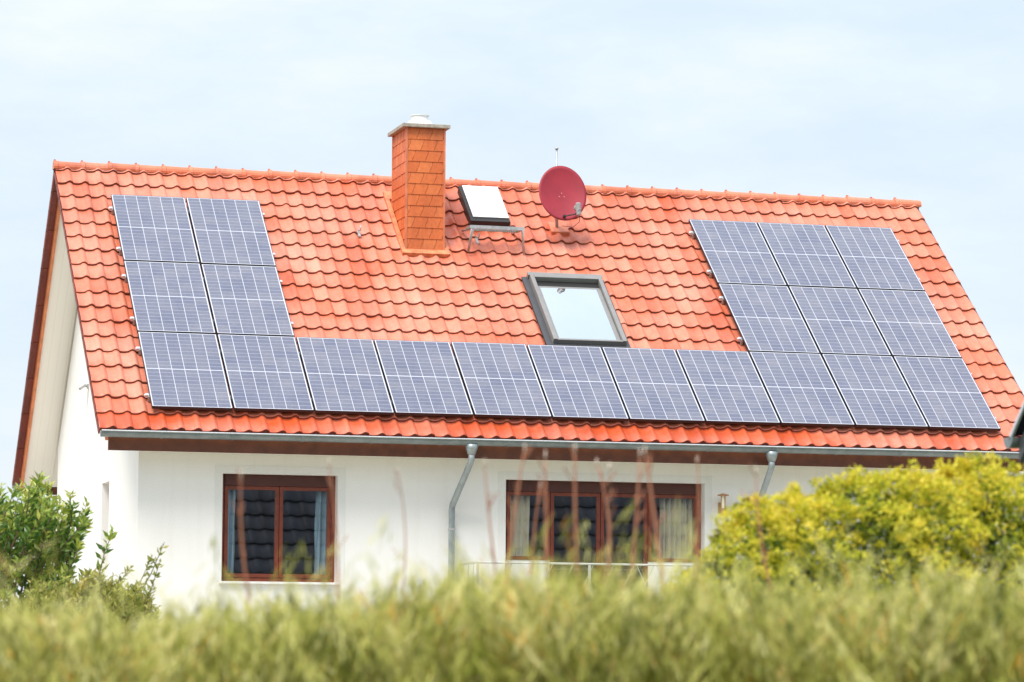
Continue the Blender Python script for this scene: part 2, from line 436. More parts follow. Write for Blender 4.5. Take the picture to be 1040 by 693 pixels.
# verge tiles: hanging flanges at both ends of both slopes, one per row
def verge(xa, xb):
    vt = HB()
    prev = -.85
    for e in edges:
        M = Matrix.Translation(rf(0, 0, -.12)) @ Matrix.Rotation(TH, 4, 'X')
        vt.box(xa, xb, -e-.0, -prev+.03, -.075, -.025, M); prev = e
    prev = .02
    for e in be:
        M = Matrix.Translation((0, AY, AZ)) @ Matrix.Rotation(-BA, 4, 'X')
        k = .006*(be.index(e) % 2)
        vt.box(xa, xb, prev-.02, e, -.085-k, -.02, M)
        vt.box(xa+(.022 if xa < 5 else -.095), xb+(.095 if xa < 5 else -.022), prev-.02, e-.015, -.05-k, -.028, M); prev = e
    vt.build('verge_tiles', M_verge, roof)
verge(-.672, -.652); verge(11.80, 11.82)
# ridge
rd = HB(); nx = 34; L = (11.82+.68)/nx
for i in range(nx):
    xa = -.68+i*L; xb = xa+L+.03; tt = random.random(); dz = random.gauss(0, .003)
    vs = []; k = 10
    for (x, r) in ((xa, .092), (xa+.05, .098), (xa+.06, .089), (xb, .080)):
        for q in range(k+1):
            a = math.pi*(-.12+1.24*q/k); vs.append((x, AY - r*math.cos(a), AZ-.012+dz + r*math.sin(a)*.92))
    fs = [(a*(k+1)+q, a*(k+1)+q+1, (a+1)*(k+1)+q+1, (a+1)*(k+1)+q) for a in range(3) for q in range(k)]
    fs += [tuple(range(k, -1, -1)), tuple(3*(k+1)+q for q in range(k+1))]
    rd.add(vs, fs, tt)
    rd.box(xa+.004, xa+.028, AY-.02, AY+.02, AZ+.068+dz, AZ+.090+dz, tone=.4)
rd.build('ridge_tiles', M_ridge, roof, smooth=False)
for q in ((YF-.385, YF-.36, 4.225, 4.42), (BY-.12, BY-.095, 4.12, 4.32)):
    fa = HB(); fa.box(-.55, 11.66, *q); fa.build('fascia', M_fascia, roof)

# gutter: half-round trough along the front eave
GY, GZ, GR = -4.118, 4.447, .074
gu = HB(); xs = [-.66 + i*(11.82+.66)/24 for i in range(25)]
k = 12; vs = []
for x in xs:
    for rr in (GR, GR-.008):
        for q in range(k+1):
            a = math.pi + math.pi*q/k
            vs.append((x, GY + rr*math.cos(a), GZ + rr*math.sin(a)))
fs = []; w2 = 2*(k+1)
for i in range(len(xs)-1):
    for q in range(k):
        fs.append((i*w2+q, i*w2+q+1, (i+1)*w2+q+1, (i+1)*w2+q))
        fs.append((i*w2+k+1+q, (i+1)*w2+k+1+q, (i+1)*w2+k+2+q, i*w2+k+2+q))
gu.add(vs, fs)
for x in (-.66, 11.815):
    gu.prism([(GY+GR*math.cos(math.pi+math.pi*q/14), GZ+GR*math.sin(math.pi+math.pi*q/14)) for q in range(15)], 'x', x, x+.006)
gutter = gu.build('gutter', M_zinc, house, smooth=True)
bd = HB(); bd.tube([(-.66, GY-GR-.004, GZ+.002), (11.82, GY-GR-.004, GZ+.002)], .008, 8); bd.build('gutter_bead', M_alu, gutter)  # paler bead paints the highlight along the gutter lip
rg = HB(); rg.tube([(-.66, BY+.05, BZ-.04), (11.82, BY+.05, BZ-.04)], .065, 12); rg.build('gutter', M_zinc, house)
for i in range(14):
    x = .05+i*.865
    br = HB(); k = 10
    vs = [(xx, GY+(GR+.006)*math.cos(math.pi+math.pi*q/k), GZ+(GR+.006)*math.sin(math.pi+math.pi*q/k)) for xx in (x, x+.03) for q in range(k+1)]
    br.add(vs, [(q, q+1, q+1+k+1, q+k+1) for q in range(k)])
    br.build('gutter_bracket', M_zinc, gutter, smooth=True)
# downpipes
def downpipe(x, xb):
    d = HB()
    d.tube([(x, GY, GZ-.058), (x, GY, GZ-.115), (x, GY, GZ-.185)], [.085, .072, .045], 16)
    pts = [(x, GY, GZ-.15), (x, GY, GZ-.24), (x-.005*(1 if xb < x else -1), GY+.02, GZ-.275)]
    pts += [(x+(xb-x)*.96, YF-.115, 3.66), (xb, YF-.1, 3.60), (xb, YF-.1, 0.02)]
    d.tube(pts, .040, 16)
    p = d.build('downpipe', M_zincpipe, house, smooth=True)
    c = HB(); c.tube([(xb, YF-.1, 3.34), (xb, YF-.1, 3.37)], .047, 16); c.box(xb-.008, xb+.008, YF-.054, YF-.002, 3.345, 3.365)
    c.build('pipe_clamp', M_steel, p)
downpipe(3.93, 3.79); downpipe(7.85, 7.79)

# chimney ------------------------------------------------------------
cx0, cx1, cy0, cy1, cz0, cz1 = 3.872, 4.417, -.686, .15, 6.9, 8.885
cb = HB(); cb.box(cx0+.02, cx1-.02, cy0+.02, cy1-.02, cz0, cz1-.002)
chim = cb.build('chimney', M_chimcorner, house)
cl = HB()
def clad(face):
    z = cz1-.005; row = 0
    a0, a1 = (cx0+.012, cx1-.012) if face in 'FB' else (cy0+.012, cy1-.012)
    tw = .182
    while z > 7.0:
        zt, zb_ = z+.02, z-.150
        if row == 0: zt = cz1-.003
        a = a0 - tw + (row*.061) % tw
        while a < a1:
            sk = .05 if face in 'FB' else .02; p0, p1 = a, a+tw-(.006 if face in 'FB' else .014)
            q = [(p0, zt, .006), (p1, zt, .006), (p1-sk*.1, zb_+.11, .010), (p1-sk, zb_, .015), (p0-sk, zb_, .015), (p0-sk*.1, zb_+.11, .010)]
            q = [(min(max(p, a0), a1), zz, o) for p, zz, o in q]
            if max(v[0] for v in q)-min(v[0] for v in q) > .012:
                def W(p, zz, o):
                    return {'F': (p, cy0+.018-o, zz), 'B': (p, cy1-.018+o, zz), 'L': (cx0+.018-o, p, zz), 'R': (cx1-.018+o, p, zz)}[face]
                outer = [W(*v) for v in q]; inner = [W(v[0], v[1], v[2]-.011) for v in q]
                m_ = len(q); fs = [tuple(range(m_)), tuple(range(2*m_-1, m_-1, -1))]+[(i, i+m_, (i+1) % m_+m_, (i+1) % m_) for i in range(m_)]
                cl.add(outer+inner, fs)
            a += tw
        z -= .150; row += 1
for f_ in 'FBLR': clad(f_)
cl.build('cladding', M_chim, chim)
co = HB()
for x in (cx0, cx1-.022):
    for y in (cy0, cy1-.022): co.box(x-.002, x+.024, y-.002, y+.024, 6.95, cz1)
co.build('corner_trim', M_chimcorner, chim)
cp = HB(); cp.box(cx0-.055, cx1+.055, cy0-.055, cy1+.055, cz1+.001, cz1+.052)
cp.build('chimney_cap', M_concrete, chim, bevel=.006)
fl = HB(); fc = ((cx0+cx1)/2-.01, -.36, cz1+.053)
fl.lathe([(.0, .0), (.19, .0), (.185, .04), (.15, .09), (.118, .105), (.115, .155), (.128, .158), (.128, .170), (.09, .172), (.085, .14), (0, .14)], fc, 24)
fl.build('flue', M_whitemetal, chim, smooth=False)
fs_ = HB()
def strip(mb, u0, u1, v0, v1, w0, w1, tone=None):
    M = Matrix.Translation(rf(0, 0, 0)) @ Matrix.Rotation(TH, 4, 'X')
    mb.box(u0, u1, -v1, -v0, w0, w1, M, tone)
strip(fs_, cx0-.06, cx0-.002, -.40, 1.06, -.115, -.060)
strip(fs_, cx1+.002, cx1+.06, -.40, 1.06, -.115, -.066)
strip(fs_, cx0-.059, cx1+.05, .99, 1.09, -.114, -.055)
strip(fs_, cx0-.059, cx1+.05, -.50, -.30, -.114, -.062)
fs_.build('flashing', M_flash, chim, bevel=.004)

# roof windows ----------------------------------------------------------
MR = Matrix.Translation(rf(0, 0, 0)) @ Matrix.Rotation(TH, 4, 'X')
def rbox(mb, u0, u1, v0, v1, w0, w1): mb.box(u0, u1, -v1, -v0, w0, w1, MR)
# lower: grey pivot window, sash tilted a little
f = HB(); a0, a1, b0, b1 = 5.455, 6.455, 1.60, 3.15
rbox(f, a0, a0+.055, b0, b1, -.15, .0); rbox(f, a1-.055, a1, b0, b1, -.15, .0)
rbox(f, a0+.055, a1-.055, b0+.0, b0+.07, -.15, .008); rbox(f, a0+.055, a1-.055, b1-.035, b1, -.15, -.01)
rbox(f, a0-.02, a1+.02, b0-.075, b0-.002, -.14, -.01)
rw = f.build('roof_window', M_greyframe, house, bevel=.005)
s = HB(); rbox(s, a0+.06, a1-.06, b0+.19, b0+.245, -.125, -.06); rbox(s, a0+.06, a0+.10, b0+.246, b1-.04, -.115, -.045)
rbox(s, a1-.115, a1-.06, b0+.246, b1-.04, -.115, -.045); rbox(s, a0+.10, a1-.115, b1-.06, b1-.038, -.115, -.045)
s.build('sash', M_greyframe, rw, bevel=.004)
s = HB(); rbox(s, a0+.056, a1-.056, b0+.071, b1-.036, -.16, -.14); rbox(s, a0+.056, a1-.056, b0+.071, b0+.188, -.139, -.062); s.build('dark_gap_fill', M_black, rw)  # black fill stands in for the dark open gap above the sash
s = HB(); rbox(s, a0+.101, a1-.116, b0+.247, b1-.061, -.060, -.052); s.build('pane', M_roofglass, rw)
s = HB(); rbox(s, a0-.09, a0-.002, b0-.05, b1+.02, -.11, -.075); rbox(s, a1+.002, a1+.05, b0-.05, b1+.02, -.11, -.075); rbox(s, a0-.09, a1+.05, b1+.002, b1+.16, -.11, -.074)
s.build('flashing', M_darkgrey, rw)
# upper: roof hatch with a high black curb and white cover
f = HB(); a0, a1, b0, b1 = 4.885, 5.445, -.575, .335
rbox(f, a0, a1, b0, b1, -.14, .03)
hw = f.build('roof_window', M_black, house, bevel=.004); hw['label'] = 'small roof hatch with white cover on a black curb'
s = HB(); rbox(s, a0+.045, a1-.008, b0+.01, b1-.085, .031, .048); s.build('cover', M_hatch, hw, bevel=.004)

# windows ----------------------------------------------------------------
def frame_rect(mb, x0, x1, z0, z1, t, y0, y1):
    mb.box(x0, x0+t, y0, y1, z0, z1); mb.box(x1-t, x1, y0, y1, z0, z1)
    mb.box(x0+t, x1-t, y0, y1, z0, z0+t); mb.box(x0+t, x1-t, y0, y1, z1-t, z1)
def window(x0, x1, z0, z1, splits, header=.09, low=None, sill=True):
    yi = YF+.15
    fr_ = HB(); frame_rect(fr_, x0, x1, z0, z1, .05, yi, yi+.07)
    fr_.box(x0+.05, x1-.05, yi+.002, yi+.068, z1-.05-header, z1-.05)
    hd = (x0+.052, x1-.052, yi-.03, yi-.001, z1-.052-header, z1-.002)
    wd = fr_.build('window', M_wood, house, bevel=.004)
    q_ = HB(); q_.box(*hd); q_.build('shaded_header', M_shadedwood, wd, bevel=.004)  # dark strip paints the shadow under the window head
    xs = [x0+.05]+splits+[x1-.05]
    for i in range(len(xs)-1):
        a, b = xs[i]+.003, xs[i+1]-.003; zb_ = z0+.053 if (low is None or low[i] is None) else low[i]
        s_ = HB(); frame_rect(s_, a, b, zb_, z1-.053-header, .046, yi-.012, yi+.05); s_.build('sash', M_wood, wd, bevel=.004)
        p = HB(); p.box(a+.044, b-.044, yi+.018, yi+.024, zb_+.044, z1-.097-header); p.build('pane', M_glass, wd)
        if low and low[i]:
            q = HB(); q.box(a, b, yi+.0, yi+.05, z0+.05, low[i]-.002); q.build('lower_panel', M_wood if False else M_wall, wd)
    s_ = HB(); tb = .10
    s_.box(x0-tb, x0, YF-.004, YF+.002, z0-.0, z1+tb); s_.box(x1, x1+tb, YF-.004, YF+.002, z0, z1+tb); s_.box(x0, x1, YF-.004, YF+.002, z1, z1+tb)
    s_.build('surround', M_surr, wd)
    if sill:
        s_ = HB(); s_.box(x0-.03, x1+.03, YF-.05, yi+.0, z0-.03, z0-.001); s_.build('sill', M_surr, wd, bevel=.004)
    return wd
w_small = window(W1[0], W1[1], W1[2], W1[3], [1.655])
w_small['label'] = 'two-pane window with red brown wooden frame and blue curtains'
w_big = window(W2[0], W2[1], W2[2], W2[3], [5.13, 5.79, 6.42], low=[3.0, None, None, 3.0], sill=False)
w_big['label'] = 'wide four-part balcony window with cream curtains'
# gable window (narrow, grey reveal)
gw = HB(); 
def gbox(mb, xa, xb, y0, y1, z0, z1): mb.box(xa, xb, y0, y1, z0, z1)
gx = X0+.20
gbox(gw, gx, gx+.06, WG[0], WG[0]+.05, WG[2], WG[3]); gbox(gw, gx, gx+.06, WG[1]-.05, WG[1], WG[2], WG[3])
gbox(gw, gx, gx+.06, WG[0]+.05, WG[1]-.05, WG[2], WG[2]+.05); gbox(gw, gx, gx+.06, WG[0]+.05, WG[1]-.05, WG[3]-.05, WG[3])
gwin = gw.build('window', M_wood, house); gwin['label'] = 'narrow window deep in the side wall'
p = HB(); gbox(p, gx+.02, gx+.026, WG[0]+.05, WG[1]-.05, WG[2]+.05, WG[3]-.05); p.build('pane', M_glass, gwin)
p = HB(); gbox(p, X0-.05, gx-.002, WG[0]-.0, WG[1]+.0, WG[2]+.001, WG[2]+.025); p.build('sill', M_surr, gwin)

# curtains hang inside the rooms
def curtain(x0, x1, z0, z1, y, m, waves, label, taper=0.):
    c = MB(); nx_, nz = int(waves*10), 8; vs = []
    o = Vector(((x0+x1)/2, y, z1))
    for j in range(nz+1):
        for i in range(nx_+1):
            t = i/nx_; z = z1+(z0-z1)*j/nz
            vs.append((x0+(x1-x0)*t*(1-taper*(1-j/nz)) + .006*math.sin(j*1.3+i)-o.x, .03*math.sin(t*waves*2*math.pi+.2*j)*(1+.3*math.sin(t*7)), z-o.z))
    fs = [(j*(nx_+1)+i, j*(nx_+1)+i+1, (j+1)*(nx_+1)+i+1, (j+1)*(nx_+1)+i) for j in range(nz) for i in range(nx_)]
    c.add(vs, fs); ob = c.build('curtain', m, None, smooth=True); ob.location = o
    sm = ob.modifiers.new('thick', 'SOLIDIFY'); sm.thickness = .004
    return tag(ob, label, 'curtain', 'curtains behind the windows')
yc = YF+.29
curtain(4.55, 4.90, 2.0, 3.86, yc, M_curtain, 4, 'cream pleated curtain at the downpipe side of the wide balcony window')
curtain(6.62, 7.09, 2.0, 3.84, yc, M_curtain, 6, 'broad cream pleated curtain at the wall lantern side of the wide window', .06)
curtain(.985, 1.13, 2.72, 3.84, yc, M_bluecurtain, 2, 'narrow pale blue curtain at the gable side of the two-pane window')
curtain(2.14, 2.30, 2.72, 3.84, yc, M_bluecurtain, 2, 'narrow dark blue curtain in the sash nearer the downpipe')
# cupboard in the room behind the door pane
cu = MB(); cu.box(-.28, .28, -.2, .2, 0, 1.28); cb_ = empty('cupboard', (6.12, -2.75, 1.95)); cu.build('cabinet', M_cardwood, cb_)
cd = MB(); cd.box(-.27, -.005, -.222, -.201, .05, 1.24); cd.build('door', M_cardwood, cb_); cd = MB(); cd.box(.005, .27, -.222, -.201, .05, 1.24); cd.build('door', M_cardwood, cb_)
tag(cb_, 'brown wooden cupboard standing inside behind the balcony door', 'cupboard')

# ------------------------------------------------------------------ balcony with railing
bal = HB(); bal.box(3.75, 8.4, -4.85, YF-.002, 1.80, 1.955); bal.box(3.9, 4.1, -4.75, -4.55, 0, 1.80); bal.box(8.05, 8.25, -4.75, -4.55, 0, 1.80)
balo = bal.build('balcony', M_concrete, house, bevel=.01)
rail = empty('balcony_railing', (6.1, -4.5, 1.955))
tag(rail, 'thin pale metal railing with slanted bars in front of the wide window', 'railing')
RO = Vector((6.1, -4.5, 1.955))
class RB(HB):
    def __init__(s): super().__init__(RO)
RZ = 2.925
r_ = RB(); r_.tube([(3.92, YF-.02, RZ), (3.92, -4.5, RZ), (8.3, -4.5, RZ), (8.3, YF-.02, RZ)], .013, 10); r_.build('handrail', M_railing, rail)
r_ = RB(); r_.tube([(3.92, YF-.02, 2.06), (3.92, -4.5, 2.06), (8.3, -4.5, 2.06), (8.3, YF-.02, 2.06)], .010, 8); r_.build('bottom_rail', M_railing, rail)
for x in (3.92, 5.34, 6.82, 8.3):
    r_ = RB(); r_.box(x-.014, x+.014, -4.514, -4.486, 1.956, RZ-.01); r_.build('post', M_railing, rail)
def bar(xa, xb, y0=-4.5, y1=-4.5):
    r_ = RB(); r_.tube([(xa, y0, RZ-.01), (xb, y1, 2.06)], .0045, 6); r_.build('bar', M_railing, rail)
for i in range(9): bar(4.35+i*.26, 3.95+i*.26)
for i in range(8): bar(5.95+i*.26-.0, 6.35+i*.26)
for y in (-4.3, -4.05, -3.8): bar(3.92, 3.92, y, y)
for y in (-4.3, -4.05, -3.8): bar(8.3, 8.3, y, y)
# ------------------------------------------------------------------ solar panels
PW, PH, PU, PV = .992, 1.628, 1.012, 1.65
def make_panel():
    e = empty('solar_panel')
    c = MB(); c.box(.0055, PW-.0055, .0055, PH-.0055, -.034, -.0025); c.build('cells', M_cells, e)
    f = MB(); frame_rect2(f); f.build('frame', M_frame, e)
    j = MB(); j.box(.42, .57, 1.38, 1.50, -.056, -.036); j.build('junction_box', M_black, e)
    return e
def frame_rect2(f):
    t = .005
    f.box(0, t, 0, PH, -.04, 0); f.box(PW-t, PW, 0, PH, -.04, 0); f.box(t, PW-t, 0, t, -.04, 0); f.box(t, PW-t, PH-t, PH, -.04, 0)
slots = [(c, r) for r in (0, 1) for c in (0, 1)] + [(c, r) for r in (0, 1) for c in (8, 9, 10)] + [(c, 2) for c in range(11)]
rowtxt = {0: 'top', 1: 'middle'}
def plabel(c, r):
    if r < 2 and c < 2:
        return 'blue solar panel, %s row of two-wide block, %s' % (rowtxt[r], 'outer one by the roof edge' if c == 0 else 'inner one facing the chimney')
    if r < 2:
        return 'blue solar panel, %s row of three-wide block, %s' % (rowtxt[r], {8: 'on the dish side', 9: 'centre one', 10: 'on the roof edge side'}[c])
    ordn = ['first', 'second', 'third', 'fourth', 'fifth', 'sixth', 'seventh', 'eighth', 'ninth', 'tenth', 'last'][c]
    extra = ['at the gable corner', 'closing the two-wide block', 'just past the two-wide block', 'under open tiles', 'below the chimney',
             'at the roof window corner', 'under the roof window', 'before the three-wide block', 'under the three-wide block', 'under its centre column', 'at the far roof corner'][c]
    return 'blue solar panel, %s in long bottom row, %s' % (ordn, extra)
p0 = make_panel()
for i, (c, r) in enumerate(slots):
    o = p0 if i == 0 else copy_tree(p0)
    o.location = rf(c*PU, r*PV+PH, random.gauss(0, .0012)); o.rotation_euler = (TH+random.gauss(0, .0014), random.gauss(0, .001), random.gauss(0, .0004))
    tag(o, plabel(c, r), 'solar panel', 'solar panels on the tiled roof')
# mounting rails with end caps under the panels
rows_r = {0: [.27, 1.27], 1: [1.93, 2.92], 2: [3.60, 4.62]}
def rails():
    first = None
    for r in (0, 1, 2):
        for k, v in enumerate(rows_r[r]):
            for (u0, u1, nm) in (((-.042, 2.045, 'two-wide block'), (8.055, 11.155, 'three-wide block')) if r < 2 else ((-.042, 11.155, 'long bottom row'),)):
                e = empty('mounting_rail', rf(u0, v, 0), (TH, 0, 0))
                m = MB(); m.box(.0, u1-u0, -.02, .02, -.085, -.0415); m.build('rail', M_alu, e)
                for uu in (-.012, u1-u0-.016):
                    m = MB(); m.box(uu, uu+.024, -.014, .014, -.078, -.045); m.build('end_cap', M_alu, e, bevel=.006)
                nn = max(2, int((u1-u0)/1.0))
                for q in range(nn+1):
                    uu = .03+(u1-u0-.1)*q/nn
                    m = MB(); m.box(uu, uu+.03, -.05, -.02, -.125, -.045); m.build('roof_hook', M_steel, e)
                tag(e, 'aluminium rail, %s of two under %s' % ('upper' if k == 0 else 'lower', {0: 'top row of the '+nm, 1: 'middle row of the '+nm, 2: nm}[r]), 'mounting rail', 'aluminium rails under the solar panels')
rails()

# ------------------------------------------------------------------ satellite dish
foot = rf(6.17, .25, -.12)
sd = empty('satellite_dish', foot)
tag(sd, 'round dark red satellite dish with silver receiver arm on a roof mast', 'satellite dish')
class DB(HB):
    def __init__(s): super().__init__(foot)
ctr = Vector((6.092, -.60, 8.098)); 
face = Vector((.05, -1, .22)).normalized()      # looks to the viewer, tipped up
rx = Vector((1, 0, 0)); rx = (rx-face*rx.dot(face)).normalized(); ry = face.cross(rx); 
if ry.z < 0: ry = -ry
# slight clockwise lean as in an offset dish
M = DB(); vs = [ctr - face*.055]; fs = []; nr_, na = 10, 48
for side in (0, 1):
    base = len(vs) if side else 1
    if side: vs.append(ctr - face*.065); base = len(vs)
    c0 = base-1 if side else 0
    for i in range(1, nr_+1):
        rr = i/nr_
        for q in range(na):
            a = 2*math.pi*q/na
            p = ctr + rx*(.342*rr*math.cos(a)) + ry*(.397*rr*math.sin(a)) - face*(.055*(1-rr*rr) + (.012 if side else 0))
            vs.append(p)
    for q in range(na):
        fs.append((c0, base+q, base+(q+1) % na) if not side else (c0, base+(q+1) % na, base+q))
    for i in range(nr_-1):
        for q in range(na):
            a, b = base+i*na+q, base+i*na+(q+1) % na
            fs.append((a, a+na, b+na, b) if not side else (a, b, b+na, a+na))
fb = 1+(nr_-1)*na; bb = 1+nr_*na+1+(nr_-1)*na
for q in range(na): fs.append((fb+q, bb+q, bb+(q+1) % na, fb+(q+1) % na))
M.add(vs, fs); M.build('reflector', M_dish, sd, smooth=True)
m = DB()
m = None
for dx, dy in ((-.035, -.035), (.035, -.035), (0, .015)):
    p = ctr+rx*dx+ry*dy-face*.056; m = DB(); m.tube([p, p+face*.005], .009, 8); m.build('bolt', M_bolt, sd)
m = DB(); mx_, my_ = 6.07, -.36
m.tube([(mx_, my_, 7.72), (mx_, my_, 8.745)], .014, 10); m.tube([(mx_, my_, 8.735), (mx_, my_, 8.755)], .026, 10)
m.tube([(foot.x-.02, foot.y-.0, foot.z-.02), (foot.x-.05, -.20, 7.80), (mx_, my_, 7.84)], .022, 10)
m.build('mast', M_steel, sd, smooth=True)
m = DB(); m.box(6.02, 6.12, -.46, -.34, 8.03, 8.15); m.tube([(mx_, -.36, 8.09), (6.09, -.51, 8.09)], .03, 8); m.build('bracket', M_darkgrey, sd)
bot = ctr - ry*.34 - face*.01
lnb = Vector((6.19, -1.02, 7.82))
m = DB(); m.tube([bot-face*.03, bot+face*.02, lnb+Vector((-.03, .03, -.06)), lnb], .011, 8); m.build('feed_arm', M_darkgrey, sd, smooth=True)
m = DB(); ax = (ctr-lnb).normalized(); m.tube([lnb-ax*.05, lnb+ax*.03, lnb+ax*.035, lnb+ax*.06], [.032, .034, .042, .042], 16); m.tube([lnb-ax*.02+Vector((0.01, 0, -.07)), lnb-ax*.02+Vector((0, 0, -.06)), lnb-ax*.02+Vector((-.01, 0, .09)), lnb-ax*.02+Vector((-.01, 0, .10))], [.02, .034, .038, .028], 14)
m.build('receiver', M_plast, sd, smooth=False)
m = DB(); p = bot+face*.012; m.tube([p, p+face*.02], .022, 10); m.build('arm_socket', M_black, sd)
m = DB(); Mf = Matrix.Translation(foot) @ Matrix.Rotation(TH, 4, 'X')
m.box(-.13, .13, -.12, .14, -.02, .05, Mf); m.build('base_flashing', M_ridge, sd, bevel=.015)
m = DB(); pts = [lnb-ax*.02+Vector((.01, 0, -.03)), lnb+Vector((.03, .05, -.16)), Vector((6.21, -.7, 7.62)), Vector((6.16, -.35, 7.68))]
m.tube(pts, .004, 6); m.build('cable', M_black, sd, smooth=True)

# ------------------------------------------------------------------ step grating under the hatch
st = empty('roof_step', rf(5.12, .75, -.1)); SO = rf(5.12, .75, -.1)
tag(st, 'galvanised grating step on curved brackets below the upper roof hatch', 'roof step')
class SB(HB):
    def __init__(s): super().__init__(SO)
pA = rf(0, .63, .10); gy, gz = pA.y, pA.z        # grating is level
m = SB()
u0, u1 = 4.74, 5.50
for yy in (gy, gy-.24): m.box(u0, u1, yy-.004, yy+.004, gz-.045, gz)
for k_ in range(26):
    x = u0+(u1-u0)*k_/25; m.box(x-.002, x+.002, gy-.24, gy, gz-.03, gz-.002)
for yy in (gy-.06, gy-.12, gy-.18): m.box(u0, u1, yy-.002, yy+.002, gz-.024, gz-.004)
m.build('grating', M_steel, st)
for x in (4.77, 5.47):
    m = SB(); a = rf(x, .50, -.10); b = rf(x, .50, .03)
    side = -.03 if x < 5 else .05
    m.tube([rf(x, .42, -.09), Vector((x, gy+.01, gz-.03)), Vector((x, gy-.22, gz-.035)), Vector((x, gy-.25, gz-.06)), rf(x+side, .97, -.08)], .018, 8)
    m.build('bracket', M_steel, st, smooth=True)
def ladder_hook(u, v, label):
    h = empty('ladder_hook', rf(u, v, -.1))
    m = HB(rf(u, v, -.1)); m.tube([rf(u, v-.12, -.085), rf(u, v, -.04), rf(u, v+.03, -.02), rf(u, v+.045, .01), rf(u, v+.02, .05)], .009, 8); m.build('hook', M_steel, h, smooth=True)
    m = HB(rf(u, v, -.1)); m.box(-.018, .018, -.06, .09, -.115, -.092, Matrix.Translation(rf(u, v, 0)) @ Matrix.Rotation(TH, 4, 'X')); m.build('plate', M_steel, h)
    tag(h, label, 'roof hook', 'small hooks on the roof tiles')
ladder_hook(3.3, .60, 'small grey roof hook on open tiles between panels and chimney')
ladder_hook(4.93, .66, 'small grey roof hook beneath the grating step')

# ------------------------------------------------------------------ lamps on the walls
wl = empty('wall_lantern', (7.335, YF, 3.70)); WO = Vector((7.335, YF, 3.70))
tag(wl, 'small rusty lantern with flat cap on the wall beside the wide window', 'lantern')
class LB(HB):
    def __init__(s): super().__init__(WO)
c = Vector((7.335, YF-.13, 3.70))
m = LB(); m.tube([c+Vector((0, 0, .14)), c+Vector((0, 0, .155)), c+Vector((0, 0, .17))], [.075, .07, .02], 20); m.build('cap', M_rust, wl)
m = LB(); m.tube([c+Vector((0, 0, -.02)), c+Vector((0, 0, .14))], .028, 16); m.build('shade', M_curtain, wl)
m = LB()
for k_ in range(4):
    a = k_*math.pi/2+.4; d = Vector((math.cos(a), math.sin(a), 0))*.034; m.tube([c+d+Vector((0, 0, -.03)), c+d+Vector((0, 0, .14))], .005, 6)
m.tube([c+Vector((0, 0, -.02)), c+Vector((0, 0, -.05)), c+Vector((0, 0, -.10)), c+Vector((0, 0, -.12))], [.034, .042, .032, .01], 16)
m.build('cage', M_rust, wl)
m = LB(); m.tube([c+Vector((0, 0, -.08)), c+Vector((.04, .05, -.05)), Vector((7.36, YF, 3.70))], .009, 8); m.box(7.31, 7.36, YF-.012, YF-.001, 3.62, 3.76); m.build('bracket', M_rust, wl)
fl_ = empty('floodlight', (X0, .95, 5.40)); FO = Vector((X0, .95, 5.40))
m = HB(FO); m.box(X0-.02, X0-.001, .91, .99, 5.37, 5.43); m.tube([(X0-.015, .95, 5.40), (X0-.05, .95, 5.40)], .010, 8); m.build('bracket', M_plast, fl_)
m = HB(FO); m.box(-.05, .05, -.06, .06, -.016, .016, Matrix.Translation((X0-.08, .95, 5.39)) @ Matrix.Rotation(R(-35), 4, 'Y')); m.build('lamp_head', M_plast, fl_, bevel=.006)
tag(fl_, 'small grey floodlight high on the white gable wall', 'floodlight')

# ------------------------------------------------------------------ neighbour's house (dark tiles; its eave corner shows at the right edge)
nh = empty('neighbour_house', (9, -26.5, 0)); NO = Vector((9, -26.5, 0))
tag(nh, 'neighbouring house with dark grey tiled roof and pale gutter end at the edge', 'house')
class NB(HB):
    def __init__(s): super().__init__(NO)
NX0, NX1, NYE, NZE = 3.30, 17.0, -22.0, 3.33
NP = R(41); NRY = -27.2; NRZ = NZE+(NYE-NRY)*math.tan(NP)
NYF = 2*NRY-NYE
m = NB(); 
m.box(NX0+.45, NX1-.45, NYF+.5, NYE-.5, 0, NZE-.05)
yy0, yy1 = NYE-.5, NYF+.5
m.prism([(yy0, NZE-.049), (NRY, NRZ-.30), (yy1, NZE-.049)], 'x', NX0+.45, NX1-.45)
m.build('wall', M_wall, nh)
m = NB(); d = .08; d2 = .22
m.prism([(NYE-.03, NZE-d), (NRY, NRZ-d), (NYF+.03, NZE-d), (NYF+.03, NZE-d2), (NRY, NRZ-d2), (NYE-.03, NZE-d2)], 'x', NX0+.04, NX1-.04)
nroof = m.build('roof', M_darkgrey, nh)
sl = math.hypot(NYE-NRY, NRZ-NZE); ne = [sl-.42*k_ for k_ in range(18, -1, -1)]; ne = [e for e in ne if e > .1]
tile_sheet('roof_tiles', M_darktile, nroof, Vector((NX1, NRY, NRZ-.03))-NO, (-1, 0, 0), (0, math.cos(NP), -math.sin(NP)), (0, math.sin(NP), math.cos(NP)), NX1-NX0, -.02, ne, cp=.27, seg=7, amp=.024, edge_m=M_darkedge)
tile_sheet('roof_tiles', M_darktile, nroof, Vector((NX0, NRY, NRZ-.03))-NO, (1, 0, 0), (0, -math.cos(NP), -math.sin(NP)), (0, -math.sin(NP), math.cos(NP)), NX1-NX0, -.02, ne, cp=.27, seg=5, amp=.024, edge_m=M_darkedge)
m = NB(); m.tube([(NX0, NRY, NRZ+.0), (NX1, NRY, NRZ+.0)], .11, 12); m.build('ridge_tiles', M_darktile, nroof)
for x in (NX0-.012, NX1-.008):
    m = NB(); m.prism([(NYE+.02, NZE-.02), (NRY, NRZ+.03), (NYF-.02, NZE-.02), (NYF-.02, NZE-.06), (NRY, NRZ-.01), (NYE+.02, NZE-.06)], 'x', x, x+.02)
    m.build('verge_trim', M_alu, nroof)
